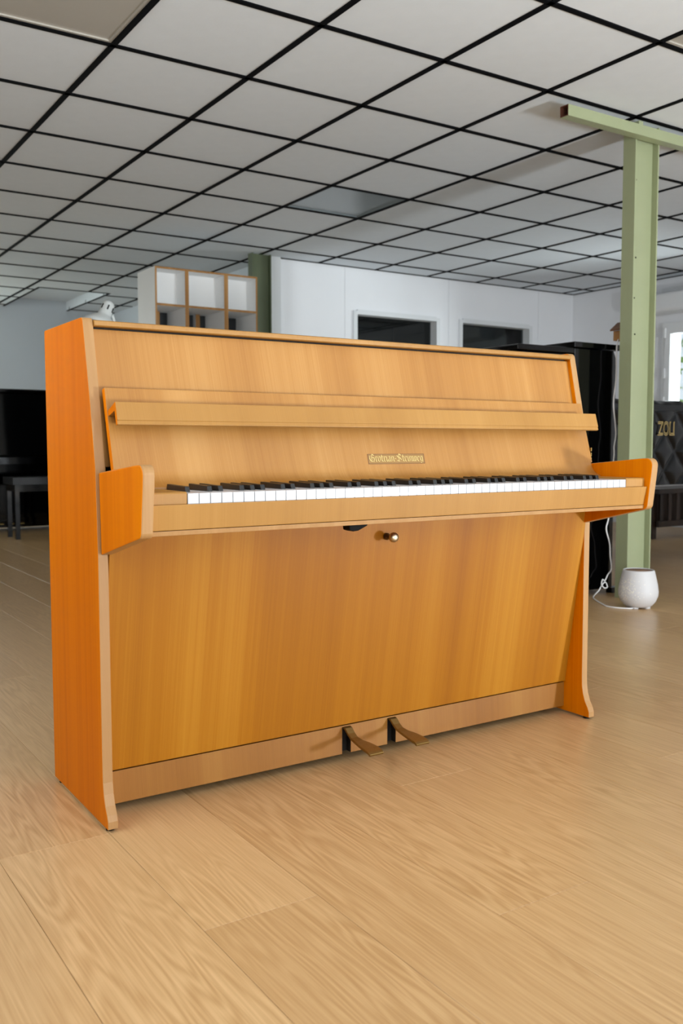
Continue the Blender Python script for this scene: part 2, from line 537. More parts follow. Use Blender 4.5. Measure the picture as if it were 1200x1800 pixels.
def wall_with_holes(name, axis, pos, thick, u0, u1, z0, z1, holes, mat):
    """holes: (u0,u1,z0,z1) sorted along u"""
    lst = []
    def bx(a0, a1, c0, c1):
        if a1 - a0 < 1e-4 or c1 - c0 < 1e-4: return
        p0, p1 = min(pos, pos + thick), max(pos, pos + thick)
        lst.append((a0, a1, p0, p1, c0, c1) if axis == 'x' else (p0, p1, a0, a1, c0, c1))
    u = u0
    for h0, h1, k0, k1 in sorted(holes):
        bx(u, h0, z0, z1)
        bx(h0, h1, z0, k0)
        bx(h0, h1, k1, z1)
        u = h1
    bx(u, u1, z0, z1)
    o = boxes(name, lst, mat)
    return tag(o, None, None, None, 'structure')


ZT = H + 0.14
wall_with_holes('wall_front', 'x', YF, -0.2, XL - 0.2, XR + 0.2, -0.06, ZT, [(-1.35, 1.45, 0.2, 2.3), (2.5, 4.1, 0.02, 2.2)], M_WALL)
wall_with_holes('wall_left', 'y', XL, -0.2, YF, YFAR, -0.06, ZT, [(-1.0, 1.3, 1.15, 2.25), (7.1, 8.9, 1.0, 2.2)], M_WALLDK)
wall_with_holes('wall_far', 'x', YFAR, 0.2, XL, XB + 0.1, -0.06, ZT, [(-0.2, 1.6, 0.9, 2.25)], M_FARWALL)
wall_with_holes('wall_right', 'y', XR, 0.25, YF, YB + 0.2, -0.06, ZT, [(2.72, 4.03, 0.95, 1.94)], M_WALL)
wp = box('wall_passage', XB + 0.02, XB + 0.12, YB + 0.12, YFAR + 0.2, -0.06, ZT, M_FARWALL)
tag(wp, None, None, None, 'structure')
bf = box('baseboard_far', XL, XB, YFAR - 0.015, YFAR, 0.0, 0.09, M_TRIM)
tag(bf, None, None, None, 'structure')
br = box('baseboard_right', XR - 0.015, XR, YF, YB, 0.0, 0.09, M_TRIM)
tag(br, None, None, None, 'structure')

# back partition of white panels with two office windows
wb_ = bpy.data.objects.new('wall_back', None)
COL.objects.link(wb_)
tag(wb_, 'white panel partition with two office windows', None, None, 'structure')
W1 = (4.10, 5.07, 0.95, 1.99)
W2 = (5.335, 6.285, 0.95, 2.0)


def panel_piece(x0, x1, z0, z1):
    box('panel', x0 + 0.0015, x1 - 0.0015, YB, YB + 0.10, z0, z1, M_WALL, wb_)


for (x0, x1, w) in ((XB + 0.06, 4.0, None), (4.0, 5.195, W1), (5.195, 6.39, W2), (6.39, XR, None)):
    if w is None:
        panel_piece(x0, x1, 0, ZT)
    else:
        bm = bmesh.new()
        for b in ((x0 + .0015, w[0], 0, ZT), (w[1], x1 - .0015, 0, ZT), (w[0], w[1], 0, w[2]), (w[0], w[1], w[3], ZT)):
            add_box(bm, b[0], b[1], YB, YB + 0.10, b[2], b[3])
        link('panel', bm_mesh(bm, 'panel'), M_WALL, wb_)
box('joint_backing', XB + 0.06, 4.0, YB + 0.02, YB + 0.09, 0.001, ZT - 0.01, M_TRIM, wb_)
for n, w in ((1, W1), (2, W2)):
    wn = bpy.data.objects.new('window_%d' % n, None)
    COL.objects.link(wn)
    tag(wn, None, None, None, 'structure')
    t = 0.03
    boxes('frame', [(w[0] - 0.012, w[0] + t, YB - 0.012, YB + 0.10, w[2], w[3]), (w[1] - t, w[1] + 0.012, YB - 0.012, YB + 0.10, w[2], w[3]),
                    (w[0] + t, w[1] - t, YB - 0.012, YB + 0.10, w[3] - t, w[3] + 0.012), (w[0] + t, w[1] - t, YB - 0.012, YB + 0.10, w[2] - 0.012, w[2] + t)], M_TRIM, wn)
    box('pane', w[0] + t, w[1] - t, YB + 0.082, YB + 0.088, w[2] + t, w[3] - t, G_DARK, wn)
# the unlit office behind those windows
off = boxes('wall_office', [(XB + 0.12, XR, 8.4, 8.5, -0.06, ZT), (XB + 0.12, XR, YB + 0.1, 8.4, -0.06, 0.0), (XB + 0.12, XR, YB + 0.1, 8.4, H, H + 0.02),
                            (XR, XR + 0.1, YB + 0.2, 8.5, -0.06, ZT)], M_DARKROOM)
tag(off, None, None, None, 'structure')
box('grid_bar', XB + 0.12, XR, 6.2, 6.24, H - 0.006, H, M_BAR, off)
box('grid_bar', XB + 0.12, XR, 7.2, 7.24, H - 0.006, H, M_BAR, off)
tr = box('trim_1', XB - 0.06, XB + 0.06, YB - 0.03, YB + 0.10, 0, H, M_TRIM, None, 0.003)
tag(tr, None, None, None, 'structure')

# visible casement window in the right wall
w3 = bpy.data.objects.new('window_3', None)
COL.objects.link(w3)
tag(w3, None, None, None, 'structure')
y0, y1, z0, z1 = 2.72, 4.03, 0.95, 1.94
f = 0.045
boxes('frame', [(XR - 0.03, XR + 0.07, y0, y0 + f, z0, z1), (XR - 0.03, XR + 0.07, y1 - f, y1, z0, z1),
                (XR - 0.03, XR + 0.07, y0 + f, y1 - f, z0, z0 + f), (XR - 0.03, XR + 0.07, y0 + f, y1 - f, z1 - f, z1)], M_PVC, w3, 0.004)
ym = (y0 + y1) / 2
for s0, s1 in ((y0 + f, ym), (ym, y1 - f)):
    g = 0.06
    sa = boxes('sash', [(XR - 0.045, XR + 0.03, s0, s0 + g, z0 + f, z1 - f), (XR - 0.045, XR + 0.03, s1 - g, s1, z0 + f, z1 - f),
                        (XR - 0.045, XR + 0.03, s0 + g, s1 - g, z0 + f, z0 + f + g), (XR - 0.045, XR + 0.03, s0 + g, s1 - g, z1 - f - g, z1 - f)], M_PVC, w3, 0.004)
    box('pane', XR - 0.01, XR - 0.004, s0 + g, s1 - g, z0 + f + g, z1 - f - g, G_CLEAR, sa)
for zh in (1.15, 1.42, 1.80):
    box('hinge', XR - 0.06, XR - 0.03, y1 - f - 0.012, y1 - f + 0.012, zh, zh + 0.09, M_PVC, w3, 0.004)

# window frames where the daylight comes in (behind and beside the photographer)
def frame_set(name, axis, pos, u0, u1, z0, z1, n):
    w = bpy.data.objects.new(name, None)
    COL.objects.link(w)
    tag(w, None, None, None, 'structure')
    lst = []
    for i in range(n + 1):
        u = u0 + (u1 - u0) * i / n
        a, b = max(u0, u - 0.04), min(u1, u + 0.04)
        lst.append((a, b, z0, z1))
    lst.append((u0, u1, z0, z0 + 0.06)); lst.append((u0, u1, z1 - 0.06, z1))
    boxes('frame', [((a, b, pos - 0.03, pos + 0.03, c, d) if axis == 'x' else (pos - 0.03, pos + 0.03, a, b, c, d)) for a, b, c, d in lst], M_PVC, w)
frame_set('window_4', 'x', YF - 0.1, -1.35, 1.45, 0.2, 2.3, 4)
frame_set('window_5', 'x', YF - 0.1, 2.5, 4.1, 0.02, 2.2, 2)
frame_set('window_6', 'y', XL - 0.1, -1.0, 1.3, 1.15, 2.25, 3)
frame_set('window_8', 'y', XL - 0.1, 7.1, 8.9, 1.0, 2.2, 3)  # opening added for the far left fill light
frame_set('window_7', 'x', YFAR + 0.1, -0.2, 1.6, 0.9, 2.25, 2)

# outside: lawn and leafy hedge beyond the right hand window
gr = box('ground', -30, 40, -30, 40, -0.5, -0.4, M_GRASS)
tag(gr, 'lawn outside the building', None, None, 'structure')
bm = bmesh.new()
rng = random.Random(3)
for i in range(5000):
    p = Vector((rng.uniform(10.5, 12.5), rng.uniform(-2, 9), rng.uniform(-0.4, 2.9)))
    s = rng.uniform(0.06, 0.14)
    d1 = Vector((rng.uniform(-1, 1), rng.uniform(-1, 1), rng.uniform(-1, 1))).normalized()
    d2 = d1.orthogonal().normalized()
    vs = [bm.verts.new(p + d1 * s), bm.verts.new(p + d2 * s * 0.5), bm.verts.new(p - d1 * s), bm.verts.new(p - d2 * s * 0.5)]
    bm.faces.new(vs)
me = bpy.data.meshes.new('hedge')
bm.to_mesh(me); bm.free()
hd = link('hedge', me, M_LEAF)
tag(hd, 'leafy green hedge seen through the window at the right edge', 'hedge', None, 'stuff')

# wall-mounted box above the window
r = empty('air_conditioner', (XR, 3.4, 2.02), 0, 'white wall-mounted air conditioner box above the right-hand window', 'air conditioner')
prism('body', [(0, 0)] + [(-0.14, 0.0)] + arc(-0.17, 0.05, 0.045, -90, -180, 5) + arc(-0.185, 0.15, 0.03, 180, 90, 5) + [(0, 0.18)], -0.72, 0.72, 'y', M_PVC, r, 0.006)
prism('end_cap', [(0, -0.01)] + [(-0.15, -0.01)] + arc(-0.17, 0.05, 0.055, -90, -180, 5) + arc(-0.19, 0.155, 0.035, 180, 90, 5) + [(0, 0.19)], 0.721, 0.745, 'y', M_TRIM, r, 0.004)
box('pipe_cover', -0.06, -0.001, -0.72, 0.62, 0.195, 0.245, M_TRIM, r, 0.006)

# ------------------------------------------------------------------ the wooden upright piano
PX = empty('upright_piano', (0, 0, 0), 0, 'honey-coloured wooden upright piano with open keyboard in the foreground', 'piano')
W, T, D = 1.4282, 0.022, 0.372
A0, A1 = 0.0065, 0.0306
HT = 1.0435
side_poly = ([(D, 0.006), (D, HT - 0.004)] + [(D - 0.004, HT)] + [(0.112, HT)] + arc(0.108, HT - 0.013, 0.013, 90, 168, 5)
             + [(0.058, 0.862), (0.035, 0.735), (0.029, 0.56), (0.029, 0.12), (0.028, 0.095), (0.024, 0.072), (0.016, 0.05), (0.006, 0.034), (0.001, 0.022), (0.001, 0.006)])
arm_poly = ([(0.0275, 0.563), (0.0345, 0.7285), (-0.172, 0.7475)] + arc(-0.1865, 0.7295, 0.0185, 84, 180, 7) + [(-0.2035, 0.712), (-0.193, 0.63)]
            + arc(-0.1785, 0.6265, 0.0140, 180, 252, 5))
for x0 in (0.0, W - T):
    s = prism('side_panel', side_poly, x0, x0 + T, 'x', V_SIDE, PX, 0.0018, 2, 40)
    me = s.data
    me.materials.append(V_EDGE)
    for p in me.polygons:
        if abs(p.normal.x) < 0.5: p.material_index = 1
    ax0, ax1 = (A0, A1) if x0 == 0 else (W - A1, W - A0)
    a = prism('arm', arm_poly, ax0, ax1, 'x', V_SIDE, PX, 0.003, 2, 40)
    a.data.materials.append(V_EDGE)
    for p in a.data.polygons:
        if abs(p.normal.x) < 0.5: p.material_index = 1
xi0, xi1 = A1 + 0.0004, W - A1 - 0.0004
xs0, xs1 = T + 0.0004, W - T - 0.0004
# back, lid, upper panel
box('back_board', xs0, xs1, D - 0.02, D - 0.002, 0.03, 1.02, M_BROWN, PX)
prism('lid', [(D - 0.002, 1.0255), (D - 0.002, 1.0385), (0.094, 1.0385), (0.0885, 1.0365), (0.0885, 1.0275), (0.092, 1.0255)], xs0, xs1, 'x', V_SLIP, PX, 0.001)


def slab(name, y_top, z_top, y_bot, z_bot, th, x0, x1, mat, parent, bev=0.001):
    d = Vector((y_top - y_bot, z_top - z_bot)).normalized()
    n = Vector((d.y, -d.x))   # pointing to the back (+y)
    if n.x < 0: n = -n
    a, b = Vector((y_top, z_top)), Vector((y_bot, z_bot))
    poly = [tuple(b), tuple(a), tuple(a + n * th), tuple(b + n * th)]
    return prism(name, poly, x0, x1, 'x', mat, parent, bev)


slab('upper_panel', 0.1045, 1.0215, 0.047, 0.740, 0.014, xs0, xs1, V_FRONT, PX, 0.0006)
box('lid_gap_shade', xs0 + 0.002, xs1 - 0.002, 0.112, 0.13, 1.015, 1.0252, M_SLOTSHADE, PX)  # dark strip painted in for the shadow line under the lid
# fallboard, folded open against the upper panel
FB_T, FB_B = (0.047, 0.899), (0.0012, 0.7345)
def fallboard_mesh():
    d = Vector((FB_T[0] - FB_B[0], FB_T[1] - FB_B[1])).normalized()
    n = Vector((d.y, -d.x)) * 0.0155
    ft, fj = Vector(FB_T), Vector(FB_B)
    bt, bj = ft + n, fj + n
    low = [tuple(fj), (-0.0030, 0.7225), (-0.0095, 0.7120), (-0.0195, 0.7045), (-0.0335, 0.6995), (-0.0345, 0.6925), (0.020, 0.6925), tuple(bj)]
    bm = bmesh.new()
    ends = []
    for xa, xb in ((0.026, xi0), (W - 0.026, xi1)):
        U = [bm.verts.new((xa, p[0], p[1])) for p in (ft, fj, bj, bt)]
        Lw = [bm.verts.new((xb, p[0], p[1])) for p in low]
        bm.faces.new(U); bm.faces.new(Lw)
        bm.faces.new((U[1], U[2], Lw[-1], Lw[0]))
        ends.append((U, Lw))
    (U0, L0_), (U1, L1_) = ends
    bm.faces.new((U0[0], U0[1], L0_[0], L1_[0], U1[1], U1[0]))
    bm.faces.new((U0[2], U0[3], U1[3], U1[2], L1_[-1], L0_[-1]))
    bm.faces.new((U0[3], U0[0], U1[0], U1[3]))
    for k in range(len(low) - 1):
        bm.faces.new((L0_[k], L0_[k + 1], L1_[k + 1], L1_[k]))
    bmesh.ops.recalc_face_normals(bm, faces=bm.faces)
    bevel_sharp(bm, 0.001, 2, 50)
    return bm_mesh(bm, 'fallboard')


fb = link('fallboard', fallboard_mesh(), V_FRONT, PX)
for p in fb.data.polygons:
    p.use_smooth = abs(p.normal.x) < 0.2 and p.normal.y < -0.2 and p.center.z < 0.735
fb.data.materials.append(V_SIDE)
for p in fb.data.polygons:
    if abs(p.normal.x) > 0.8: p.material_index = 1
fd = Vector((0, FB_T[0] - FB_B[0], FB_T[1] - FB_B[1])).normalized()
fn = Vector((0, -fd.z, fd.y))          # out of the board, toward the player


def fbp(s, n):    # s = distance up the board from its lower edge, n = out of the board
    q = Vector((0, FB_B[0], FB_B[1])) + fd * s + fn * n
    return (q.y, q.z)


L0 = -0.0090
ledge = prism('music_ledge', [fbp(0.1195 + L0, 0.0), fbp(0.1315 + L0, 0.0), fbp(0.1355 + L0, 0.046), fbp(0.0985 + L0, 0.0465), fbp(0.0965 + L0, 0.0445), fbp(0.0895 + L0, 0.0450), fbp(0.0885 + L0, 0.0385), fbp(0.0925 + L0, 0.0365), fbp(0.1195 + L0, 0.0365)],
              0.028, W - 0.028, 'x', V_SLIP, fb, 0.0008, 2, 20)
ledge.data.materials.append(V_SIDE)
for p in ledge.data.polygons:
    if abs(p.normal.x) > 0.8: p.material_index = 1
boxes('hinge', [(W - 0.0258, W - 0.0238, 0.006, 0.018, 0.737 + 0.014 * i, 0.747 + 0.014 * i) for i in range(3)], M_BRASS, fb, 0.0006)
# key bed
box('key_bed', xi0, xi1, -0.170, 0.03, 0.6195, 0.655, V_LOW, PX, 0.001)
ks = prism('keyslip', [(-0.1905, 0.6735), (-0.1805, 0.6255), (-0.1722, 0.6255), (-0.1722, 0.6735)], xi0, xi1, 'x', V_SLIP, PX, 0.001)
prism('moulding', [(-0.1815, 0.6245), (-0.1795, 0.6155), (-0.1702, 0.6155), (-0.1702, 0.6245)], xi0, xi1, 'x', V_EDGE, ks, 0.0008)
XK = (W - 1.222) / 2
for x0, x1 in ((xi0, XK - 0.001), (XK + 1.223, xi1)):
    prism('key_block', [(-0.1795, 0.655), (-0.1815, 0.6935), (-0.179, 0.6965), (-0.036, 0.6965), (-0.036, 0.655)], x0, x1, 'x', V_SLIP, PX, 0.0012)
# 52 white and 36 black keys
KW = 1.222 / 52
KY, KZ0, KZ1 = -0.1805, 0.6715, 0.6933
has_sharp = {'A': 1, 'B': 0, 'C': 1, 'D': 1, 'E': 0, 'F': 1, 'G': 1}
notes = 'ABCDEFG'
_km = {}


def white_mesh(cl, cr):
    k = (cl, cr)
    if k not in _km:
        w = KW / 2 - 0.0008
        l = -w + (0.0058 if cl else 0)
        r_ = w - (0.0058 if cr else 0)
        poly = [(-w, 0), (w, 0), (w, 0.049), (r_, 0.049), (r_, 0.145), (l, 0.145), (l, 0.049), (-w, 0.049)]
        q = []
        for p in poly:
            if not q or (abs(p[0] - q[-1][0]) + abs(p[1] - q[-1][1])) > 1e-6: q.append(p)
        bm = bmesh.new()
        lo = [bm.verts.new((a, b, -0.022)) for a, b in q]
        hi = [bm.verts.new((a, b, 0)) for a, b in q]
        bm.faces.new(lo[::-1]); bm.faces.new(hi)
        for i in range(len(q)):
            j = (i + 1) % len(q)
            bm.faces.new((lo[i], lo[j], hi[j], hi[i]))
        es = [e for e in bm.edges if all(abs(v.co.z) < 1e-6 for v in e.verts)]
        bmesh.ops.bevel(bm, geom=es, offset=0.0009, segments=2, profile=0.5, affect='EDGES')
        _km[k] = bm_mesh(bm, 'white_key')
    return _km[k]


def black_mesh():
    bm = bmesh.new()
    L_ = 0.094
    lo = [bm.verts.new(p) for p in ((-0.0055, 0, -0.004), (0.0055, 0, -0.004), (0.0055, L_, -0.004), (-0.0055, L_, -0.004))]
    hi = [bm.verts.new(p) for p in ((-0.0046, 0.005, 0.0105), (0.0046, 0.005, 0.0105), (0.0046, L_, 0.0125), (-0.0046, L_, 0.0125))]
    bm.faces.new(lo[::-1]); bm.faces.new(hi)
    for i in range(4):
        bm.faces.new((lo[i], lo[(i + 1) % 4], hi[(i + 1) % 4], hi[i]))
    es = [e for e in bm.edges if not all(v.co.z < 0 for v in e.verts)]
    bmesh.ops.bevel(bm, geom=es, offset=0.0013, segments=2, profile=0.5, affect='EDGES')
    return bm_mesh(bm, 'black_key')


BMESH = black_mesh()
for i in range(52):
    n = notes[i % 7]
    prev = notes[(i - 1) % 7]
    cl = i > 0 and has_sharp[prev]
    cr = i < 51 and has_sharp[n]
    link('white_key', white_mesh(bool(cl), bool(cr)), M_WHITEKEY, PX, (XK + KW * (i + 0.5), KY, KZ1))
    if cr:
        link('black_key', BMESH, M_BLACKKEY, PX, (XK + KW * (i + 1), KY + 0.050, KZ1))

# lower panel, toe rail with pedal notches, pedals
lp = slab('lower_panel', 0.0165, 0.6190, 0.0925, 0.0945, 0.014, xs0, xs1, V_LOW, PX, 0.0008)
pz = [(0.6285, 0.654), (0.7665, 0.793)]
tp = [(xs0, 0.0195), (pz[0][0], 0.0195), (pz[0][0], 0.087), (pz[0][1], 0.087), (pz[0][1], 0.0195),
      (pz[1][0], 0.0195), (pz[1][0], 0.087), (pz[1][1], 0.087), (pz[1][1], 0.0195), (xs1, 0.0195), (xs1, 0.0905), (xs0, 0.0905)]
trl = prism('toe_rail', tp, 0.0965, 0.116, 'y', V_LOWRAIL, PX, 0.0006)
trl.data.materials.append(M_SLOTSHADE)
for p in trl.data.polygons:
    if 0.62 < p.center.x < 0.80 and abs(p.normal.y) < 0.3 and p.center.z < 0.0889 and p.center.z > 0.0197: p.material_index = 1  # notch faces blackened for the shade inside them
box('bottom_board', xs0, xs1, 0.118, D - 0.022, 0.022, 0.05, M_SLOTSHADE, PX)
box('pedal_recess_shade', 0.61, 0.81, 0.1162, 0.1178, 0.0195, 0.09, M_SLOTSHADE, PX)  # black sheet in place of the darkness behind the notches


def pedal(xc):
    path = [(0.135, 0.083, 0.0105), (0.100, 0.0855, 0.0105), (0.088, 0.0835, 0.0105), (0.076, 0.0735, 0.0102), (0.062, 0.0655, 0.0104), (0.042, 0.0625, 0.0125), (0.018, 0.0615, 0.0175),
            (-0.006, 0.0595, 0.0205), (-0.026, 0.0565, 0.0205), (-0.033, 0.0525, 0.0200)]
    bm = bmesh.new()
    secs = []
    for k, (y, z, w) in enumerate(path):
        t = 0.0065
        p0 = Vector(path[max(k - 1, 0)][:2]); p1 = Vector(path[min(k + 1, len(path) - 1)][:2])
        d = (p1 - p0).normalized()
        n = Vector((d.y, -d.x))
        if n.y < 0: n = -n
        secs.append([bm.verts.new((xc - w, y + n.x * t * .5, z + n.y * t * .5)), bm.verts.new((xc + w, y + n.x * t * .5, z + n.y * t * .5)),
                     bm.verts.new((xc + w, y - n.x * t * .5, z - n.y * t * .5)), bm.verts.new((xc - w, y - n.x * t * .5, z - n.y * t * .5))])
    for a, b in zip(secs[:-1], secs[1:]):
        for i in range(4):
            bm.faces.new((a[i], a[(i + 1) % 4], b[(i + 1) % 4], b[i]))
    bm.faces.new(secs[0]); bm.faces.new(secs[-1][::-1])
    bmesh.ops.recalc_face_normals(bm, faces=bm.faces)
    bevel_sharp(bm, 0.0012, 2, 50)
    o = link('pedal', bm_mesh(bm, 'pedal'), M_BRASS, PX, smooth=False)
    return tag(o, 'aged brass pedal')


pedal(0.6415)
pedal(0.780)
# turning knob on the lower panel, lock under the key bed
lathe('knob_stem', [(0.0, 0.0), (0.0085, 0.0), (0.0085, 0.004), (0.006, 0.008), (0.006, 0.020), (0.0085, 0.023), (0.0, 0.023)], M_KNOBSTEM, lp, (0.7085, 0.0225, 0.563), 20, 'y')
lathe('knob', [(0.0, 0.0235), (0.0095, 0.0235), (0.0122, 0.027), (0.0122, 0.032), (0.0100, 0.0365), (0.005, 0.038), (0.0, 0.0385)], M_KNOB, lp, (0.7085, 0.0225, 0.563), 24, 'y')
prism('latch', [(0.497, 0.6195), (0.499, 0.600), (0.509, 0.597), (0.522, 0.598), (0.546, 0.608), (0.549, 0.6195)], -0.132, -0.105, 'y', M_LATCH, PX, 0.002)
# glides under the side panels
for x in (T / 2, W - T / 2):
    for y in (0.02, D - 0.03):
        lathe('glide', [(0.0, 0.0), (0.009, 0.0), (0.009, 0.0062), (0.0, 0.0062)], M_BLACKSATIN, PX, (x, y, 0.0), 12)

# gilt name on the fallboard: black-letter strokes made with a slanted nib, within a ruled band
GL = {
    'G': (1.15, [[(.98, 1.2), (.62, 1.48), (.22, 1.2), (.08, .6), (.3, .1), (.7, 0), (1.0, .28), (1.0, .72), (.62, .84)], [(.55, 1.36), (.48, .22)], [(1.0, .6), (.86, -.1)]]),
    'S': (1.12, [[(1.0, 1.2), (.58, 1.5), (.14, 1.2), (.3, .86), (.82, .64), (.98, .3), (.6, 0), (.08, .18)], [(.56, 1.4), (.5, .2)]]),
    'r': (.46, [[(.02, .92), (.14, 1), (.14, .12), (.28, 0)], [(.16, .84), (.34, 1), (.46, .86)]]),
    'o': (.62, [[(.1, .86), (.1, .16), (.32, 0)], [(.1, .88), (.36, 1), (.52, .84), (.52, .16), (.32, 0)]]),
    't': (.46, [[(.2, 1.34), (.18, .16), (.4, 0)], [(.0, .94), (.44, .94)]]),
    'i': (.32, [[(.02, .92), (.14, 1), (.14, .12), (.3, 0)], [(.1, 1.26), (.2, 1.36)]]),
    'a': (.62, [[(.08, .86), (.32, 1), (.46, .86), (.46, .14), (.6, 0)], [(.46, .56), (.1, .4), (.1, .14), (.26, 0), (.46, .16)]]),
    'n': (.68, [[(.02, .92), (.14, 1), (.14, .08)], [(.16, .82), (.36, 1), (.52, .86), (.52, .14), (.66, 0)]]),
    '-': (.36, [[(.04, .52), (.32, .52)]]),
    'e': (.56, [[(.1, .86), (.1, .16), (.3, 0), (.5, .14)], [(.1, .88), (.34, 1), (.48, .8), (.12, .5)]]),
    'w': (.92, [[(.0, 1), (.12, .86), (.12, .16), (.28, 0), (.46, .16), (.46, .98)], [(.46, .16), (.62, 0), (.8, .18), (.8, .88), (.66, 1)]]),
    'g': (.62, [[(.1, .86), (.1, .2), (.3, .06), (.5, .2)], [(.1, .88), (.36, 1), (.52, .84), (.52, -.12), (.3, -.32), (.06, -.22)]]),
}
nib = Vector((0.085, 0.07))
quads, dark_quads = [], []
cx = 0.0
for ch in 'Grotrian-Steinweg':
    adv, strokes = GL[ch]
    for s in strokes:
        for p, q in zip(s[:-1], s[1:]):
            P, Q = Vector((cx + p[0], p[1])), Vector((cx + q[0], q[1]))
            quads.append((P - nib, P + nib, Q + nib, Q - nib))
            nd = nib * 1.7
            dark_quads.append((P - nd, P + nd, Q + nd, Q - nd))
    cx += adv + 0.06
sx = 0.160 / cx
sz = 0.0122
decal_x = 0.640
bm = bmesh.new()
S0 = 0.0100      # height of the baseline up the board


def dec(u, v, lift):
    y, z = fbp(S0 + v * sz, lift)
    return (decal_x + 0.006 + u * sx, y, z)


for k, qd in enumerate(quads):
    bm.faces.new([bm.verts.new(dec(c.x, c.y, 0.0006 + 0.00001 * (k % 5))) for c in qd])
for f_ in list(bm.faces):
    if f_.normal.y > 0: f_.normal_flip()
me = bpy.data.meshes.new('name_lettering')
bm.to_mesh(me); bm.free()
lt = link('name_lettering', me, M_GOLD, fb)
tag(lt, 'gold black-letter name on the fallboard')
bm = bmesh.new()
u0, u1, v0, v1 = -.3, cx + .3, -.52, 1.52
for (a, b, c, d) in ((u0, u1, v0, v0 + .1), (u0, u1, v1 - .1, v1), (u0, u0 + .14, v0, v1), (u1 - .14, u1, v0, v1), (u0, u1, -.34, -.28), (u0, u1, 1.24, 1.30)):
    bm.faces.new([bm.verts.new(dec(*q, 0.0003)) for q in ((a, c), (b, c), (b, d), (a, d))])
for k, qd in enumerate(dark_quads):      # dark outline round the letters
    bm.faces.new([bm.verts.new(dec(c.x, c.y, 0.00035 + 0.00001 * (k % 5))) for c in qd])
for i in range(0):      # fine hatching of the band behind the letters
    u = u0 + .2 + (u1 - u0 - .4) * i / 45
    bm.faces.new([bm.verts.new(dec(*q, 0.00025)) for q in ((u, -.26), (u + .07, -.26), (u + .07, 1.22), (u, 1.22))])
me = bpy.data.meshes.new('name_band')
bm.to_mesh(me); bm.free()
link('name_band', me, M_GOLDDK, fb)
bm = bmesh.new()
bm.faces.new([bm.verts.new(dec(*q, 0.0002)) for q in ((u0, v0), (u1, v0), (u1, v1), (u0, v1))])
me = bpy.data.meshes.new('name_ground')
bm.to_mesh(me); bm.free()
link('name_ground', me, M_GOLDBG, fb)

# ------------------------------------------------------------------ black upright pianos behind
def upright(name, label, loc, rz, h, body, width=1.5, with_keys=True):
    r = empty(name, loc, rz, label, 'piano', 'black upright pianos')
    t = 0.04
    kz = 0.62
    side = [(0, 0.03), (0, h - 0.03), (-body + 0.02, h - 0.03), (-body, h - 0.07), (-body, 0.10), (-body - 0.0, 0.03)]
    for x0 in (0, width - t):
        prism('side_panel', side, x0, x0 + t, 'x', M_BLACKGLOSS, r, 0.004)
        prism('arm', [(-body - 0.001, kz), (-body - 0.001, kz + 0.19), (-body - 0.22, kz + 0.16), (-body - 0.26, kz + 0.12), (-body - 0.26, kz)], x0, x0 + t, 'x', M_BLACKGLOSS, r, 0.006)
        box('leg', x0 + 0.004, x0 + t - 0.004, -body - 0.24, -body - 0.19, 0.03, kz - 0.001, M_BLACKGLOSS, r, 0.004)
        box('foot', x0, x0 + t, -body - 0.27, -body - 0.001, 0.0, 0.029, M_BLACKGLOSS, r, 0.004)
    prism('lid', [(0.012, h - 0.028), (0.012, h), (-body - 0.02, h), (-body - 0.03, h - 0.006), (-body - 0.03, h - 0.028)], -0.012, width + 0.012, 'x', M_BLACKGLOSS, r, 0.003)
    slab('upper_panel', -body + 0.05, h - 0.03, -body + 0.02, kz + 0.22, 0.02, t + .001, width - t - .001, M_BLACKGLOSS, r)
    slab('fallboard', -body + 0.0, kz + 0.27, -body - 0.02, kz + 0.08, 0.015, t + .001, width - t - .001, M_BLACKGLOSS, r)
    box('key_bed', t + .001, width - t - .001, -body - 0.25, -body + 0.03, kz - 0.0, kz + 0.06, M_BLACKGLOSS, r, 0.003)
    box('lower_panel', t + .001, width - t - .001, -body + 0.03, -body + 0.05, 0.12, kz - 0.001, M_BLACKGLOSS, r, 0.002)
    box('toe_rail', t + .001, width - t - .001, -body + 0.005, -body + 0.03, 0.03, 0.119, M_BLACKGLOSS, r, 0.002)
    box('back_board', t + .001, width - t - .001, -0.03, -0.005, 0.03, h - 0.03, M_BLACKSATIN, r)
    for k in (-1, 0, 1):
        prism('pedal', [(-body + 0.003, 0.075), (-body - 0.06, 0.085), (-body - 0.11, 0.075), (-body - 0.11, 0.067), (-body - 0.06, 0.075), (-body + 0.003, 0.063)],
              width / 2 + 0.09 * k - 0.018, width / 2 + 0.09 * k + 0.018, 'x', M_BRASS, r, 0.002)
    return r


upright('black_upright_piano', 'black upright piano right behind the wooden piano, end beside the green column', (2.945, 1.50, 0), math.radians(90), 1.300, 0.31)
upright('black_upright_piano', 'lower black upright piano back to back with one by the column', (2.918, 3.0, 0), math.radians(-90), 1.268, 0.345)
upright('black_upright_piano', 'glossy black upright piano at the far end, beyond the left edge of the wooden piano', (0.75, 7.37, 0), 0, 1.305, 0.33)

# bench in front of the far upright
b_ = empty('piano_bench', (1.62, 6.30, 0), 0, 'black piano bench in front of the far black upright', 'bench')
box('seat', -0.30, 0.30, -0.17, 0.17, 0.46, 0.52, M_BLACKSATIN, b_, 0.015)
box('apron', -0.28, 0.28, -0.15, 0.15, 0.40, 0.459, M_BLACKGLOSS, b_, 0.003)
for sx_ in (-1, 1):
    for sy_ in (-1, 1):
        box('leg', sx_ * 0.262 - 0.018, sx_ * 0.262 + 0.018, sy_ * 0.132 - 0.018, sy_ * 0.132 + 0.018, 0.0, 0.3995, M_BLACKGLOSS, b_, 0.003)
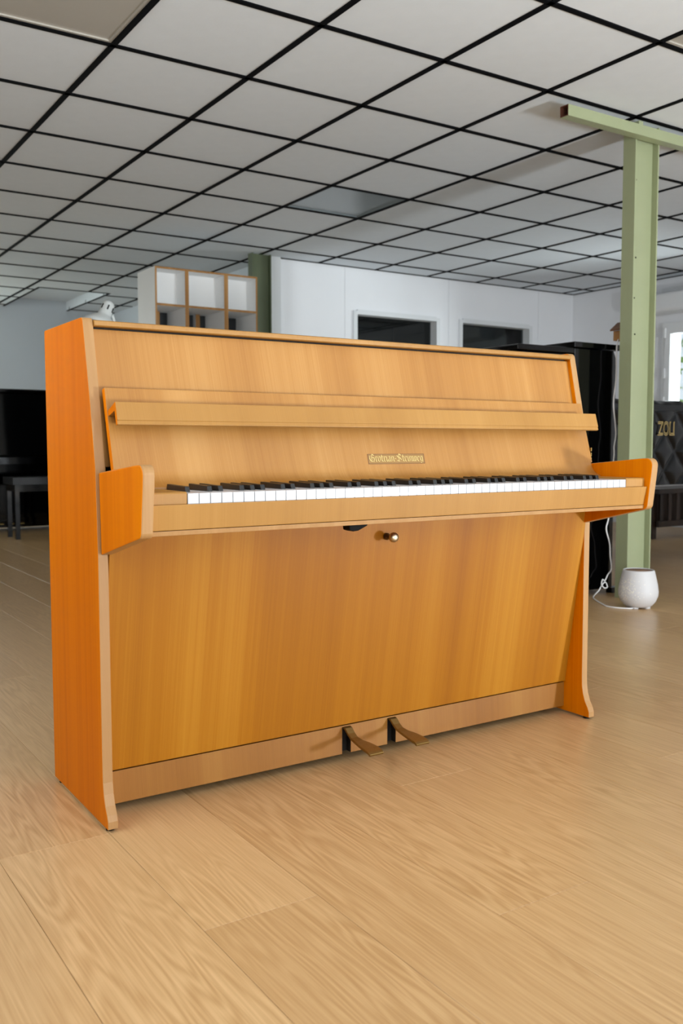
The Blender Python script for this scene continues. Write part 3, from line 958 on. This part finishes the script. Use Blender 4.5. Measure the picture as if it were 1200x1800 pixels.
# ------------------------------------------------------------------ green steel column and tube
cy0, cy1 = 1.327, 1.402
def column(name, label, loc, mg):
    r = empty(name, loc, 0, label, 'column')
    w = 0.178
    dpt = 0.075
    for x0 in (0.0, w - 0.009):
        box('flange', x0, x0 + 0.009, 0, dpt, 0, H - 0.006, mg, r, 0.0012)
    box('web', 0.0092, w - 0.0092, dpt / 2 - 0.004, dpt / 2 + 0.004, 0, H - 0.006, mg, r)
    return r


c1 = column('steel_column', 'pale green steel I-section column with a tube across its top, at right', (3.163, cy0, 0), M_GREEN)
for dx, z in ((0.045, 2.10), (0.055, 1.72), (0.05, 1.52), (0.06, 1.34), (0.04, 1.345), (0.035, 1.44)):
    lathe('bolt_hole', [(0.0, -0.0005), (0.004, -0.0005), (0.004, 0.002), (0.0, 0.002)], M_LATCH, c1, (dx, 0.0375 - 0.0055, z), 10, 'y')
column('steel_column', 'dark green steel column behind the white shelf unit', (3.02, 5.085, 0), M_GREEN2)
tb = empty('steel_tube', (2.635, 1.257, 2.281), 0, 'green square steel tube with open rusty end under the ceiling', 'beam')
s = 0.05
bm = bmesh.new()
ln = 3.2
w_ = 0.004
o0 = [(0, 0), (s, 0), (s, s), (0, s)]
i0 = [(w_, w_), (s - w_, w_), (s - w_, s - w_), (w_, s - w_)]
def ring(pts, x): return [bm.verts.new((x, a + 0.018, b)) for a, b in pts]
A, B, C_, D_ = ring(o0, 0), ring(o0, ln), ring(i0, 0), ring(i0, 0.35)
for i in range(4):
    j = (i + 1) % 4
    bm.faces.new((A[i], A[j], B[j], B[i])); bm.faces.new((A[i], A[j], C_[j], C_[i])); bm.faces.new((C_[i], C_[j], D_[j], D_[i]))
bm.faces.new(D_); bm.faces.new(B)
o = link('tube', bm_mesh(bm, 'tube'), M_GREEN, tb)
o.data.materials.append(M_RUST)
for p in o.data.polygons:
    if len(p.vertices) == 4 and all(o.data.vertices[v].co.x < 0.36 for v in p.vertices) : p.material_index = 1
box('bracket', 0.50, 0.53, 0.030, 0.067, s + 0.001, s + 0.022, M_GREEN, tb, 0.001)
# ------------------------------------------------------------------ aroma diffuser, cable, bird house
dl = empty('aroma_diffuser', (3.015, 1.135, 0), 0, 'rounded white ceramic diffuser lamp with pierced dots on the floor', 'diffuser')
lathe('body', [(0.0, 0.008), (0.056, 0.008), (0.066, 0.014), (0.082, 0.034), (0.092, 0.060), (0.0935, 0.082), (0.089, 0.115), (0.081, 0.150), (0.0745, 0.178), (0.072, 0.184), (0.069, 0.185), (0.067, 0.181)],
      M_CERAMIC, dl, n=48)
lathe('lid', [(0.0665, 0.176), (0.0665, 0.180), (0.03, 0.178), (0.012, 0.182), (0.0, 0.182)], M_WOODTOP, dl)
for k in range(4):
    a = math.radians(20 + 90 * k)
    lathe('foot', [(0.0, 0.0), (0.016, 0.0), (0.018, 0.0082), (0.0, 0.0082)], M_CERAMIC, dl, (0.042 * math.cos(a), 0.042 * math.sin(a), 0), 12)
bm = bmesh.new()
rng = random.Random(5)
view = math.atan2(-1.78 - 1.135, -0.6 - 3.015)
for i in range(240):
    t = rng.gauss(0, 1)
    ang = view - 0.85 + rng.gauss(0, 0.42)
    z = 0.095 + rng.gauss(0, 0.032)
    if not 0.04 < z < 0.165: continue
    prof = [(0.034, 0.082), (0.06, 0.092), (0.082, 0.0935), (0.115, 0.089), (0.15, 0.081), (0.178, 0.0745)]
    rr = 0.09
    for (za, ra), (zb, rb) in zip(prof[:-1], prof[1:]):
        if za <= z <= zb: rr = ra + (rb - ra) * (z - za) / (zb - za)
    cpt = Vector((rr * math.cos(ang), rr * math.sin(ang), z)) + Vector((math.cos(ang), math.sin(ang), 0)) * 0.0006
    tx = Vector((-math.sin(ang), math.cos(ang), 0))
    q = 0.0013 + 0.0008 * rng.random()
    bm.faces.new([bm.verts.new(cpt + tx * q * math.cos(k * math.pi / 3) + Vector((0, 0, q * math.sin(k * math.pi / 3)))) for k in range(6)])
me = bpy.data.meshes.new('pierced_dots')
bm.to_mesh(me); bm.free()
pd = link('pierced_dots', me, plain('pierced_dot', (255, 252, 236), 0.8), dl)
pd['kind'] = 'stuff'

cpts = [(3.235, 1.455, 1.335), (3.205, 1.452, 1.31), (3.197, 1.45, 1.24), (3.199, 1.45, 1.167), (3.196, 1.45, 1.104), (3.185, 1.45, 1.037), (3.183, 1.45, 0.979), (3.198, 1.45, 0.891), (3.204, 1.45, 0.833),
        (3.193, 1.45, 0.775), (3.194, 1.45, 0.731), (3.180, 1.45, 0.60), (3.176, 1.45, 0.50), (3.16, 1.45, 0.402), (3.145, 1.45, 0.35), (3.173, 1.45, 0.275), (3.179, 1.45, 0.215), (3.19, 1.45, 0.14),
        (3.164, 1.45, 0.112), (3.142, 1.45, 0.082), (3.120, 1.446, 0.090), (3.108, 1.442, 0.066), (3.128, 1.44, 0.046), (3.150, 1.44, 0.05), (3.140, 1.446, 0.075), (3.118, 1.45, 0.058), (3.097, 1.45, 0.034), (3.055, 1.448, 0.005), (2.99, 1.37, 0.004),
        (2.925, 1.27, 0.004), (2.900, 1.225, 0.004), (2.908, 1.170, 0.004), (2.935, 1.130, 0.004), (2.955, 1.118, 0.004)]
cb = tube('power_cable', cpts, 0.0035, M_CABLE, None, 8, 5)
tag(cb, 'thin white knotted cable hanging by the green column down to the diffuser', 'cable')
bh = empty('wooden_house', (3.262, 1.455, 1.318), 0, 'small brown wooden house with pitched roof peeking out behind the green column', 'ornament')
box('box', -0.05, 0.03, -0.045, 0.03, 0, 0.05, M_PLY, bh, 0.002)
prism('roof', [(-0.066, 0.048), (-0.01, 0.088), (0.046, 0.048), (0.046, 0.056), (-0.01, 0.097), (-0.066, 0.056)], -0.052, 0.04, 'y', M_BROWN, bh, 0.001)

# ------------------------------------------------------------------ quilted cover over the grand piano at right
gp = empty('covered_grand_piano', (0, 0, 0), 0, 'grand piano under a black quilted vinyl cover at the right edge', 'piano')
X0, X1, Y0, Y1, ZB, ZTP = 3.62, 5.65, 2.0, 4.1, 0.53, 1.055
bm = bmesh.new()
nx, nz = 230, 60


def quilt(u, v):
    s_ = 0.21
    a = (u + v * 0.85) / s_
    b = (u - v * 0.85) / s_
    ha = abs(math.sin(math.pi * a)); hb = abs(math.sin(math.pi * b))
    return 0.020 * (min(ha, hb) ** 0.55)


grid = []
for i in range(nx + 1):
    col_ = []
    u = X0 + (X1 - X0) * i / nx
    for j in range(nz + 1):
        v = ZB + (ZTP - 0.02 - ZB) * j / nz
        band_ = v > ZTP - 0.055
        h_ = 0.006 if band_ else quilt(u, v)
        sag = 0.012 * math.sin(u * 9) * (1 - (v - ZB) / (ZTP - ZB))
        col_.append(bm.verts.new((u, Y0 - h_ + sag, v)))
    top = 0.012 + 0.006 * math.sin(u * 23) + 0.004 * math.sin(u * 51)
    for yy, zz in ((Y0 + 0.015, ZTP - 0.012 + top), (Y0 + 0.06, ZTP + top * 0.6), (Y0 + 0.6, ZTP + 0.012), (Y0 + 1.3, ZTP + 0.012)):
        col_.append(bm.verts.new((u, yy, zz)))
    grid.append(col_)
for i in range(nx):
    for j in range(len(grid[0]) - 1):
        bm.faces.new((grid[i][j], grid[i + 1][j], grid[i + 1][j + 1], grid[i][j + 1]))
cov = link('quilted_cover', bm_mesh(bm, 'quilted_cover'), M_LEATHER, gp, smooth=True)
# side skirts of the cover
boxes('cover_skirt', [(X0 - 0.012, X0, Y0 + 0.03, Y0 + 1.3, ZB, ZTP - 0.02), (X1, X1 + 0.012, Y0 + 0.03, Y0 + 1.3, ZB, ZTP - 0.02)], M_LEATHER, cov)
box('seam', X0, X1, Y0 - 0.012, Y0 - 0.004, ZTP - 0.060, ZTP - 0.053, M_BLACKSATIN, cov, 0.002)
# the case below
box('case', X0 + 0.03, X1 - 0.03, Y0 + 0.04, Y0 + 1.28, 0.66, 0.98, M_BLACKGLOSS, gp, 0.01)
for x, y in ((X0 + 0.2, Y0 + 0.2), (X1 - 0.2, Y0 + 0.2), ((X0 + X1) / 2, Y0 + 1.1)):
    lathe('leg', [(0.0, 0.0), (0.03, 0.0), (0.03, 0.05), (0.04, 0.08), (0.06, 0.6), (0.06, 0.659), (0.0, 0.659)], M_BLACKGLOSS, gp, (x, y, 0), 20)
# gold letters on the cover
for off_, mat_, lift, nm in ((0.0022, M_GOLD, 0.0, 'cover_lettering'), (-0.0022, M_LEATHER, 0.0016, 'letter_fill')):
    cu = bpy.data.curves.new('letters', 'FONT')
    cu.body = 'ZOLI'
    cu.size = 0.118
    cu.offset = off_
    cu.extrude = 0.0006
    cu.space_character = 1.02
    tmp = bpy.data.objects.new('letters', cu)
    COL.objects.link(tmp)
    bpy.context.view_layer.update()
    me = bpy.data.meshes.new_from_object(tmp.evaluated_get(bpy.context.evaluated_depsgraph_get()))
    bpy.data.objects.remove(tmp)
    x0_ = min(v.co.x for v in me.vertices); x1_ = max(v.co.x for v in me.vertices)
    k = 0.165 / (x1_ - x0_)
    for v in me.vertices:
        x, y, z = v.co
        v.co = (4.205 + (x - x0_) * k, Y0 - 0.026 - lift - z, 0.845 + y)
    me.materials.clear()
    o = link(nm, me, mat_, cov)
    if nm == 'cover_lettering': tag(o, 'gold outlined letters on the cover')

# dim slatted wooden bench near the right wall
sb = empty('slatted_bench', (5.75, 3.15, 0), 0, 'low slatted wooden bench, darkened in colour for the shade below the window', 'bench')
box('top', 0.0, 1.0, 0.0, 0.34, 0.38, 0.42, M_SHADEWOOD, sb, 0.004)
box('rail', 0.03, 0.97, 0.02, 0.05, 0.10, 0.15, M_SHADEWOOD, sb, 0.003)
for i in range(9):
    box('slat', 0.05 + 0.108 * i, 0.09 + 0.108 * i, 0.025, 0.045, 0.1505, 0.3795, M_SHADEWOOD, sb, 0.002)
box('back_panel', 0.02, 0.98, 0.27, 0.285, 0.10, 0.3795, M_SHADEWOOD, sb)  # dark sheet added to hide the bright wall between the slats
for x in (0.0, 0.95):
    for y in (0.06, 0.29):
        box('leg', x, x + 0.05, y, y + 0.05, 0.0, 0.3795, M_SHADEWOOD, sb, 0.003)

# ------------------------------------------------------------------ white shelf unit with plywood edges
SX0, SX1, SY0, SY1, SZ = 1.976, 2.806, 4.60, 4.94, 2.072
sh = empty('shelf_unit', (SX0, SY0, 0), 0, 'tall white shelf unit with plywood edges behind the wooden piano', 'shelf')
w, dp = SX1 - SX0, SY1 - SY0
def board(name, x0, x1, z0, z1, y0=0.0, y1=None, parent=None):
    y1 = dp if y1 is None else y1
    o = box(name, x0, x1, y0, y1, z0, z1, M_SHELFWHITE, parent or sh)
    o.data.materials.append(M_PLY)
    for p in o.data.polygons:
        if p.normal.y < -0.9: p.material_index = 1
    return o
e_ = 0.014
board('side_panel', 0, e_, 0, SZ)
board('side_panel', w - e_, w, 0, SZ)
board('top_panel', e_, w - e_, SZ - e_, SZ)
d1a, d1b = 0.232, 0.262
d2a, d2b = 0.548, 0.582
for a_, b2 in ((d1a, d1b), (d2a, d2b)):
    board('divider', a_, b2, 0.0, SZ - e_)
for a_, b2 in ((e_, d1a), (d1b, d2a), (d2b, w - e_)):
    for z in (1.795, 1.42, 1.04, 0.66, 0.28):
        board('shelf', a_, b2, z, z + 0.016)
box('back_panel', e_, w - e_, 0.15, 0.156, 1.811, SZ - e_, M_SHELFWHITE, sh)
box('back_panel', e_, w - e_, dp, dp + 0.006, 0.0, 1.7945, M_BACKSHADE, sh)  # open back; dark sheet stands in for the dim room behind
for xx in (0.115, 0.445):
    board('rear_post', xx, xx + 0.035, 1.437, 1.7945, dp - 0.05, dp)

# ------------------------------------------------------------------ white lamp behind the piano
lm = empty('floor_lamp', (1.115, 3.30, 0), 0, 'white metal lamp head peeking over the left end of the wooden piano', 'lamp')
lathe('base', [(0.0, 0.0), (0.13, 0.0), (0.13, 0.018), (0.12, 0.024), (0.0, 0.024)], M_LAMPWHITE, lm, (0.14, 0.05, 0))
tube('pole', [(0.14, 0.05, 0.022), (0.14, 0.05, 0.7), (0.135, 0.045, 1.3), (0.085, 0.012, 1.515)], 0.009, M_LAMPWHITE, lm)
shd = lathe('lamp_shade', [(0.0, 0.175), (0.018, 0.174), (0.030, 0.166), (0.035, 0.150), (0.037, 0.092), (0.041, 0.080), (0.062, 0.062), (0.092, 0.030), (0.104, 0.0), (0.100, 0.0), (0.088, 0.028), (0.058, 0.058), (0.0, 0.07)], M_LAMPWHITE, lm, (0.0, 0.0, 1.43))
shd.rotation_euler = (math.radians(-8), math.radians(26), 0)
for k in range(3):
    a = math.radians(205 + 55 * k)
    p = Vector((0.0363 * math.cos(a), 0.0363 * math.sin(a), 0.128))
    bm = bmesh.new()
    add_box(bm, -0.002, 0.002, -0.0035, 0.0035, -0.014, 0.014)
    bmesh.ops.rotate(bm, verts=bm.verts, cent=(0, 0, 0), matrix=Matrix.Rotation(a, 3, 'Z'))
    link('vent_slot', bm_mesh(bm, 'vent_slot'), M_LATCH, shd, p)
